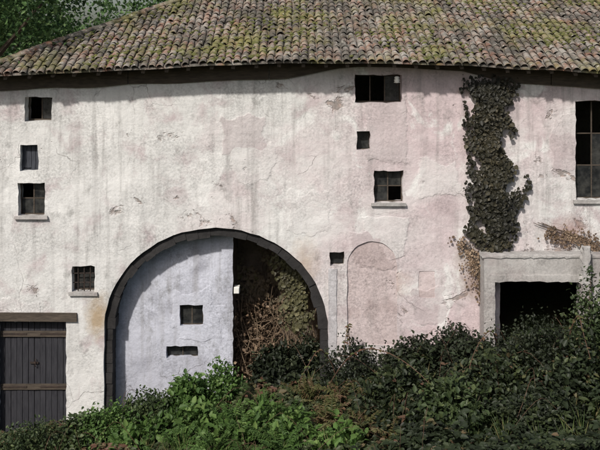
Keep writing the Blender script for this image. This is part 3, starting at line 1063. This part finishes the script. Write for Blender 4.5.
mb = MB()
for _ in range(60):
    x, y = random.uniform(-7.5, 8.5), random.uniform(-5.5, -0.7)
    a_ = random.uniform(0, 2 * math.pi)
    ln, hh = random.uniform(0.7, 1.9), random.uniform(0.35, 0.85)
    g0 = ground_z(x, y)
    c0 = cover_h(x, y)
    pts = [(x + math.cos(a_) * ln * t + .05 * math.sin(7 * t + a_), y + math.sin(a_) * ln * t, g0 + c0 * 0.4 * (1 - t) + (hh + c0 * .6) * math.sin(math.pi * min(1, t * .8 + .08))) for t in [k / 7 for k in range(8)]]
    mb.tube(pts, [0.0065 * (1 - .6 * k / 7) for k in range(8)], 4)
tag(child('canes', mb.mesh('canes'), M['cane'], cov), kind='stuff')
P, D, U, S_, T = [], [], [], [], []
for _ in range(130):
    x, y = random.uniform(-7.5, 8.0), random.uniform(-5.2, -0.4)
    if vnoise(x, y, 1.1, 9.0) > 0.05: continue
    for k in range(22):
        P.append((x + random.gauss(0, .05), y + random.gauss(0, .05), ground_z(x, y) + random.uniform(0, .1)))
        D.append((random.gauss(0, .35), random.gauss(0, .35), 1)); U.append((random.gauss(0, 1), random.gauss(0, 1), .2))
        S_.append(random.uniform(.25, .7)); T.append(random.random())
tag(child('grass_blades', leaf_mesh('grass', P, D, U, S_, T, wide=0.03, fold=0.03), M['leaf_grass'], cov), kind='stuff')

# shrubs along the wall and in front
def put(px, py, Y):
    x = PX(px, Y)
    g = ground_z(x, Y)
    return x, Y, g, PZ(py, Y) - g


BUSHES = [
    # px, py top, Y, half width, mat, label
    (350, 338, -0.75, 0.75, 'leaf_dark', 'dark low shrub at the wall foot just right of the arch'),
    (412, 342, -0.8, 0.95, 'leaf_dark', 'dark shrub against the pink wall below the niche'),
    (462, 329, -0.9, 0.85, 'leaf_dark', 'dark shrub at the wall foot beside the lean-to corner'),
    (535, 316, -2.2, 1.15, 'leaf_dark', 'wide dark shrub in front of the opening of the lean-to'),
    (598, 284, -2.4, 0.75, 'leaf_bush', 'tall leafy shrub at the right edge of the picture'),
    (585, 345, -3.3, 0.9, 'leaf_bramble', 'rounded shrub below the tall shrub at the right edge'),
    (498, 352, -2.9, 1.0, 'leaf_bramble', 'broad shrub in the brambles left of the lean-to opening'),
    (405, 366, -2.6, 0.85, 'leaf_bramble', 'green shrub among the brambles right of the reddish leaves'),
    (455, 385, -3.9, 0.9, 'leaf_bush', 'mid green shrub low in the brambles at the lower right'),
    (545, 395, -4.2, 1.0, 'leaf_dark', 'dark mound of leaves at the lower right corner'),
    (222, 362, -0.7, 0.6, 'leaf_bright', 'bright green shrub at the corner of the bluish recessed wall'),
    (150, 392, -1.0, 0.85, 'leaf_bush', 'green shrub in front of the left half of the arch'),
    (188, 376, -0.9, 0.6, 'leaf_bright', 'bright green shrub before the slot window inside the arch'),
    (110, 405, -1.6, 0.7, 'leaf_bright', 'bright green shrub just left of the arch foot'),
    (85, 416, -1.5, 0.7, 'leaf_bush', 'low green shrub between the plank door and the arch'),
    (30, 424, -2.0, 0.8, 'leaf_bush', 'low shrub in front of the plank door'),
    (308, 338, 0.9, 0.55, 'leaf_dark', 'dark shrub just inside the right jamb of the arch'),
    (282, 350, 0.4, 0.75, 'leaf_dark', 'dark shrub growing in the mouth of the passage'),
]
for px, py, Y, hw, mk, lab in BUSHES:
    x, y, g, h = put(px, py, Y)
    h = max(0.35, h)
    k = hw * (0.5 + h)
    bush('shrub', lab, 'shrub', (x, y, g - 0.02), hw, hw * 0.75, h * 0.93, int(120 * k) + 70, 16, random.choice((0.085, 0.105, 0.13, 0.15)), M[mk], 'shrubs around the farmhouse', stems=6,
         tint0=0.45)


# ferns: arching fronds with leaflets
def fern(px, Y, h, mat, label, cat, group, nf=13, leaf=0.085, name='fern'):
    x = PX(px, Y)
    g = ground_z(x, Y)
    root = empty(name, (x, Y, g), label, cat, group)
    for f in range(nf):
        a_ = f * 2 * math.pi / nf + random.uniform(-.3, .3)
        ln = h * random.uniform(0.75, 1.2)
        lean = random.uniform(0.3, 1.15)
        bend = random.uniform(-.8, .8)
        pts = []
        for i in range(9):
            t = i / 8
            r = lean * ln * (t ** 1.5) * 0.9
            z = ln * (t - 0.42 * lean * t ** 2.6)
            pts.append(Vector((x + math.cos(a_ + bend * t) * r, Y + math.sin(a_ + bend * t) * r, g + z)))
        P, D, U, S_, T = [], [], [], [], []
        tb = random.uniform(0.25, 0.75)
        for i in range(34):
            t = 0.12 + 0.88 * i / 33
            q = t * 8
            i0 = min(7, int(q))
            p = pts[i0].lerp(pts[i0 + 1], q - i0)
            d = (pts[i0 + 1] - pts[i0]).normalized()
            sd_ = d.cross(Vector((0, 0, 1)))
            if sd_.length < .1: sd_ = Vector((math.sin(a_), -math.cos(a_), 0))
            sd_.normalize()
            for s in (-1, 1):
                if random.random() < 0.12: continue
                P.append(p); D.append(sd_ * s + d * random.uniform(.2, .7) + Vector((0, 0, random.uniform(-.55, .15))))
                U.append(Vector((0, 0, 1)) + Vector((random.gauss(0, .2), random.gauss(0, .2), 0)))
                S_.append(leaf * 1.75 * (1 - 0.75 * t) * random.uniform(.8, 1.2) + 0.02)
                T.append(min(1, max(0, tb + random.gauss(0, .12))))
        fr = child('frond', leaf_mesh('frond', P, D, U, S_, T, wide=0.34), mat, root)
        child('stalk', MB().tube(pts, [0.008 * (1 - i / 10) for i in range(9)], 4).mesh('stalk'), mat, fr)
    return root


GREEN = [((205, -1.6, .75), 'bright green fern under the left part of the bluish wall corner'), ((232, -2.1, .85), 'large bright green fern straight below the corner of the bluish wall'),
         ((262, -1.5, .7), 'bright green fern at the mouth of the dark passage'), ((250, -3.0, .9), 'tall bright green fern in the middle of the clump before the arch'),
         ((285, -2.4, .75), 'green fern nearest the fading russet ferns'), ((215, -3.4, .85), 'bright green fern at the bottom edge left of the clump'),
         ((180, -2.6, .75), 'bright green fern below the slot window in the arch'), ((282, -3.9, .9), 'green fern lowest in the picture before the passage'),
         ((150, -3.4, .7), 'leftmost green fern at the bottom edge'), ((240, -4.3, .85), 'bright green fern cut by the bottom edge below the arch'),
         ((120, -2.6, .65), 'small green fern between the plank door and the arch')]
for (px, Y, h), lab in GREEN:
    fern(px, Y, h, M['leaf_bright'], lab, 'fern', 'ferns in front of the arch', nf=15, leaf=0.10)
BROAD = [(200, -2.0, .8, 'broad-leaved green plant left of the largest fern'), (262, -2.6, .8, 'broad-leaved green plant between the ferns before the passage'),
         (225, -2.9, .75, 'broad-leaved green plant right at the centre of the fern clump'), (300, -3.2, .8, 'broad-leaved green plant between the green and the russet ferns'),
         (165, -1.9, .7, 'broad-leaved green plant under the slot window'), (340, -4.0, .8, 'broad-leaved green plant at the bottom edge below the russet ferns'),
         (135, -2.3, .65, 'broad-leaved green plant left of the fern clump')]
for px, Y, h, lab in BROAD:
    x = PX(px, Y)
    bush('leafy_plant', lab, 'plant', (x, Y, ground_z(x, Y) - .02), .55, .5, h, 60, 6, .19, M['leaf_bright'], 'broad-leaved plants in front of the arch', stems=5, tint0=0.6)
FADING = [((312, -1.4, .8), 'fading russet fern at the right foot of the arch'), ((345, -1.8, .85), 'yellowing fern in front of the blocked doorway'),
          ((374, -2.2, .75), 'rightmost fading russet fern beside the green shrub'), ((328, -2.8, .8), 'yellow and russet fern next to the green ferns'),
          ((362, -3.3, .75), 'russet fern low among the brambles below the blocked doorway'), ((392, -3.9, .7), 'small russet fern near the end of the long reddish cane')]
for (px, Y, h), lab in FADING:
    fern(px, Y, h, M['leaf_autumn'], lab, 'fern', 'fading ferns among the brambles', nf=11, leaf=0.11)

# long reddish canes
for i, (pa, ya, pb, yb, hh, lab) in enumerate(((322, -1.2, 428, -3.7, 1.35, 'long reddish cane arching down to the right across the brambles'),
                                           (338, -0.9, 300, -2.2, 1.2, 'reddish cane bending left over the fading ferns'),
                                           (352, -0.6, 345, -0.9, 1.45, 'pale upright stem by the wall right of the arch'),
                                           (505, -1.6, 470, -3.2, 1.3, 'thin brown cane leaning left below the lean-to'),
                                           (566, -2.2, 590, -4.0, 1.6, 'thin brown cane arching beside the shrub at the right edge'))):
    xa, xb = PX(pa, ya), PX(pb, yb)
    za, zb = ground_z(xa, ya), ground_z(xb, yb) + 0.55
    pts = [(xa + (xb - xa) * t + 0.03 * math.sin(9 * t + i), ya + (yb - ya) * t, za + (zb - za) * t + hh * math.sin(math.pi * (t ** 0.75) * 0.86)) for t in [k / 12 for k in range(13)]]
    cane = empty('cane', (xa, ya, za), lab, 'cane')
    child('stem', MB().tube(pts, [0.016 * (1 - 0.6 * k / 12) for k in range(13)], 6).mesh('stem'), M['cane'] if i != 2 else M['dry_stick'], cane)
    P, D, U, S_, T = [], [], [], [], []
    for k in range(3, 13):
        for s in (-1, 1):
            P.append(pts[k]); D.append((random.gauss(0, 1), random.gauss(0, 1), -.2)); U.append((0, -.3, 1)); S_.append(random.uniform(.06, .12)); T.append(random.random())
    child('leaves', leaf_mesh('leaves', P, D, U, S_, T), M['leaf_autumn'], cane)

# heap of brushwood and dead leaves in the passage
hx, hy = PX(256, 1.5), 1.6
hz = ground_z(hx, hy)
heap = empty('brushwood_heap', (hx, hy, hz), 'heap of dry brown branches and leaves inside the dark passage', 'brushwood')
mb = MB()
for _ in range(260):
    a_ = random.uniform(0, 2 * math.pi)
    r = random.uniform(0, 0.75)
    b0 = Vector((hx + r * math.cos(a_), hy + 0.8 * r * math.sin(a_), hz + random.random() ** 1.4 * 1.7 * (1.1 - r)))
    t0 = b0 + Vector((random.gauss(0, .42), random.gauss(0, .3), random.gauss(0.1, .33)))
    t0.x = max(t0.x, XE + 0.05)
    b0.x = max(b0.x, XE + 0.05)
    mb.tube([b0, b0.lerp(t0, .5) + Vector((random.gauss(0, .07), random.gauss(0, .07), random.gauss(0, .05))), t0], [.014, .010, .004], 4)
for _ in range(70):
    b0 = Vector((random.uniform(XE + .1, A_X1 - .2), random.uniform(1.0, 2.3), hz + random.uniform(0, .3)))
    t0 = b0 + Vector((random.gauss(0, .5), random.gauss(0, .2), random.uniform(.8, 2.4)))
    t0.x = min(A_X1 - .25, max(t0.x, XE + 0.05))
    mb.tube([b0, b0.lerp(t0, .35) + Vector((random.gauss(0, .12), 0, .1)), b0.lerp(t0, .7) + Vector((random.gauss(0, .12), 0, .05)), t0], [.016, .012, .008, .004], 4)
child('branches', mb.mesh('branches'), M['dry_stick'], heap)
kk = 1500
P = np.column_stack([np.maximum(XE + 0.04, hx + RNG.normal(0, .40, kk)), hy + RNG.normal(0, .35, kk), hz + RNG.random(kk) ** 1.3 * 2.0])
child('dead_leaves', leaf_mesh('dead_leaves', P, rand_dirs(kk), rand_dirs(kk, .5), RNG.uniform(.03, .15, kk), RNG.random(kk)), M['leaf_dry'], heap)


# ivy on the wall
def creeper(name, label, cat, path, halfw, nleaf, size, mat, thick=0.16, y0=0.0, stems=5):
    """path: list of (px, py) from foot to top along the wall"""
    root = empty(name, (PX(path[0][0]), y0 - 0.05, PZ(path[0][1])), label, cat)
    W_ = [(PX(a), PZ(b)) for a, b in path]
    P, D, U, S_, T = [], [], [], [], []
    while len(P) < nleaf:
        t = random.random() * (len(W_) - 1)
        i0 = min(len(W_) - 2, int(t))
        f = t - i0
        cx = W_[i0][0] * (1 - f) + W_[i0 + 1][0] * f
        cz = W_[i0][1] * (1 - f) + W_[i0 + 1][1] * f
        hw = (halfw[i0] * (1 - f) + halfw[i0 + 1] * f)
        z = cz + random.gauss(0, .12)
        x = cx + hw * max(-1.1, min(1.1, random.gauss(0, .5))) * (1 + 0.5 * vnoise(z, cx, 1.3, 6)) + 0.15 * vnoise(z, 0, 0.9, 1.2)
        if vnoise(x, z * .6, 2.6, 8.8) < -0.22: continue
        bulge = thick * (0.35 + 0.65 * max(0, 1 - ((x - cx) / (hw + .01)) ** 2)) * (0.8 + 0.5 * vnoise(x, z, 1.9, 2.2))
        y = y0 - 0.06 - bulge * random.random() ** 0.5
        P.append((x, y, z))
        D.append((random.gauss(0, .6), -0.25, -0.8 + random.gauss(0, .45)))
        U.append((random.gauss(0, .35), -1, 0.45 + random.gauss(0, .3)))
        S_.append(size * random.choice((.45, .7, .9, 1.1, 1.5)) * random.uniform(.8, 1.2))
        T.append(min(1, max(0, 0.45 + 0.5 * vnoise(x, z, 1.3, 4) + random.gauss(0, .18))))
    child('foliage', leaf_mesh('foliage', P, D, U, S_, T, wide=0.95, fold=0.3), mat, root)
    for s in range(stems):
        off = random.uniform(-.6, .6)
        pts, rad = [], []
        m_ = 14
        for i in range(m_ + 1):
            t = i / m_ * (len(W_) - 1)
            i0 = min(len(W_) - 2, int(t))
            f = t - i0
            hw = (halfw[i0] * (1 - f) + halfw[i0 + 1] * f)
            pts.append((W_[i0][0] * (1 - f) + W_[i0 + 1][0] * f + off * hw * (.3 + .7 * i / m_) + random.gauss(0, .03), y0 - 0.07 + random.uniform(-.02, .0), W_[i0][1] * (1 - f) + W_[i0 + 1][1] * f))
            rad.append(0.024 * (1 - .7 * i / m_))
        child('stem', MB().tube(pts, rad, 5).mesh('stem'), M['bark'], root)
    return root


creeper('ivy', 'tall dark column of ivy hanging on the facade below the eaves', 'ivy',
        [(496, 240), (494, 226), (494, 190), (492, 150), (486, 110), (488, 82)], [.3, .5, .62, .58, .56, .72], 7000, 0.085, M['leaf_ivy'], 0.34, stems=12)
creeper('dry_creeper', 'thin brown dry creeper on the wall below the ivy column', 'creeper',
        [(482, 300), (480, 275), (474, 255), (460, 240)], [.2, .3, .35, .2], 420, 0.05, M['leaf_dry'], 0.06, stems=9)
creeper('dry_creeper', 'sparse brown creeper above the lean-to under the tall right window', 'creeper',
        [(600, 250), (582, 238), (560, 232), (535, 222)], [.45, .5, .45, .25], 700, 0.05, M['leaf_dry'], 0.09, stems=5)
creeper('passage_ivy', 'olive brown ivy hanging inside the right of the arch', 'ivy',
        [(302, 340), (298, 310), (294, 285), (286, 268)], [.4, .6, .6, .4], 1300, 0.09, M['leaf_green_ivy'], 0.35, y0=1.3, stems=7)
creeper('passage_creeper', 'brown and olive creeper covering the rear wall of the passage', 'creeper',
        [(262, 345), (266, 320), (268, 290), (266, 265)], [.9, 1.0, .9, .5], 2600, 0.09, M['leaf_passage'], 0.3, y0=2.6, stems=9)


# ------------------------------------------------------------------ trees behind the left end
def tree(label, X, Y, h, cr, mat, ncl=420, per=26, leaf=0.20, name='tree', ch=None):
    g = ground_z(X, Y)
    root = empty(name, (X, Y, g), label, 'tree', 'trees behind the farmhouse')
    base = np.array((X, Y, g))
    ch = ch or h * 0.62
    cc = base + np.array([0, 0, h - ch * 0.5])
    d = rand_dirs(ncl)
    lump = np.array([1 + 0.45 * noise.noise(Vector((v[0] * 2.3 + X, v[1] * 2.3 + Y, v[2] * 2.3))) for v in d])
    C = cc + d * ((0.35 + 0.65 * RNG.random(ncl) ** 0.5) * lump)[:, None] * np.array([cr, cr, ch * 0.55])
    P = np.repeat(C, per, 0) + RNG.normal(size=(ncl * per, 3)) * cr * 0.085
    k = ncl * per
    tint = np.clip(0.5 + np.repeat(RNG.normal(0, .2, ncl), per) + RNG.normal(0, .15, k), 0, 1)
    child('crown', leaf_mesh('crown', P, np.repeat(d, per, 0) * .4 + rand_dirs(k), rand_dirs(k, 1.0), leaf * RNG.uniform(.6, 1.3, k), tint), mat, root)
    tb = MB()
    top_ = cc + np.array([0.2, 0, ch * .2])
    tb.tube([base - (0, 0, .2), base * .6 + cc * .4 + RNG.normal(size=3) * .15, cc, top_], [h * .028, h * .022, h * .013, h * .005], 8)
    child('trunk', tb.mesh('trunk'), M['bark'], root)
    for i in range(9):
        t = C[RNG.integers(ncl)]
        s0 = base + (cc - base) * random.uniform(.5, 1.05)
        child('limb', MB().tube([s0, (s0 + t) / 2 + RNG.normal(size=3) * .2, t], [h * .010, h * .006, h * .002], 5).mesh('limb'), M['bark'], root)
    return root


tree('dark green tree nearest the left edge above the roof', -13.0, 13.5, 13.6, 3.4, M['leaf_tree'], 560)
tree('mid green tree rising right behind the hip of the roof', -10.0, 14.5, 10.7, 2.6, M['leaf_tree'], 460)
tree('rounded green tree partly hidden by the slope of the roof', -6.4, 15.5, 11.7, 2.8, M['leaf_tree'], 420)
tree('pale far tree between the darker trees at the left', -12.6, 30, 9.0, 3.4, M['leaf_far'], 380)
tree('pale far tree showing just above the hip tiles', -7.6, 34, 8.4, 3.2, M['leaf_far'], 360)
tree('tall dark tree standing beyond the left end of the house', -17.0, 20, 14.0, 3.8, M['leaf_tree'], 420)
tree('light green tree whose crown shows highest along the hip', -4.4, 17.5, 11.6, 2.4, M['leaf_far'], 380)
tree('green tree with a dark limb growing close beside the left hip', -9.3, 2.0, 15.3, 3.9, M['leaf_tree'], 700, 24, 0.15, ch=4.6)
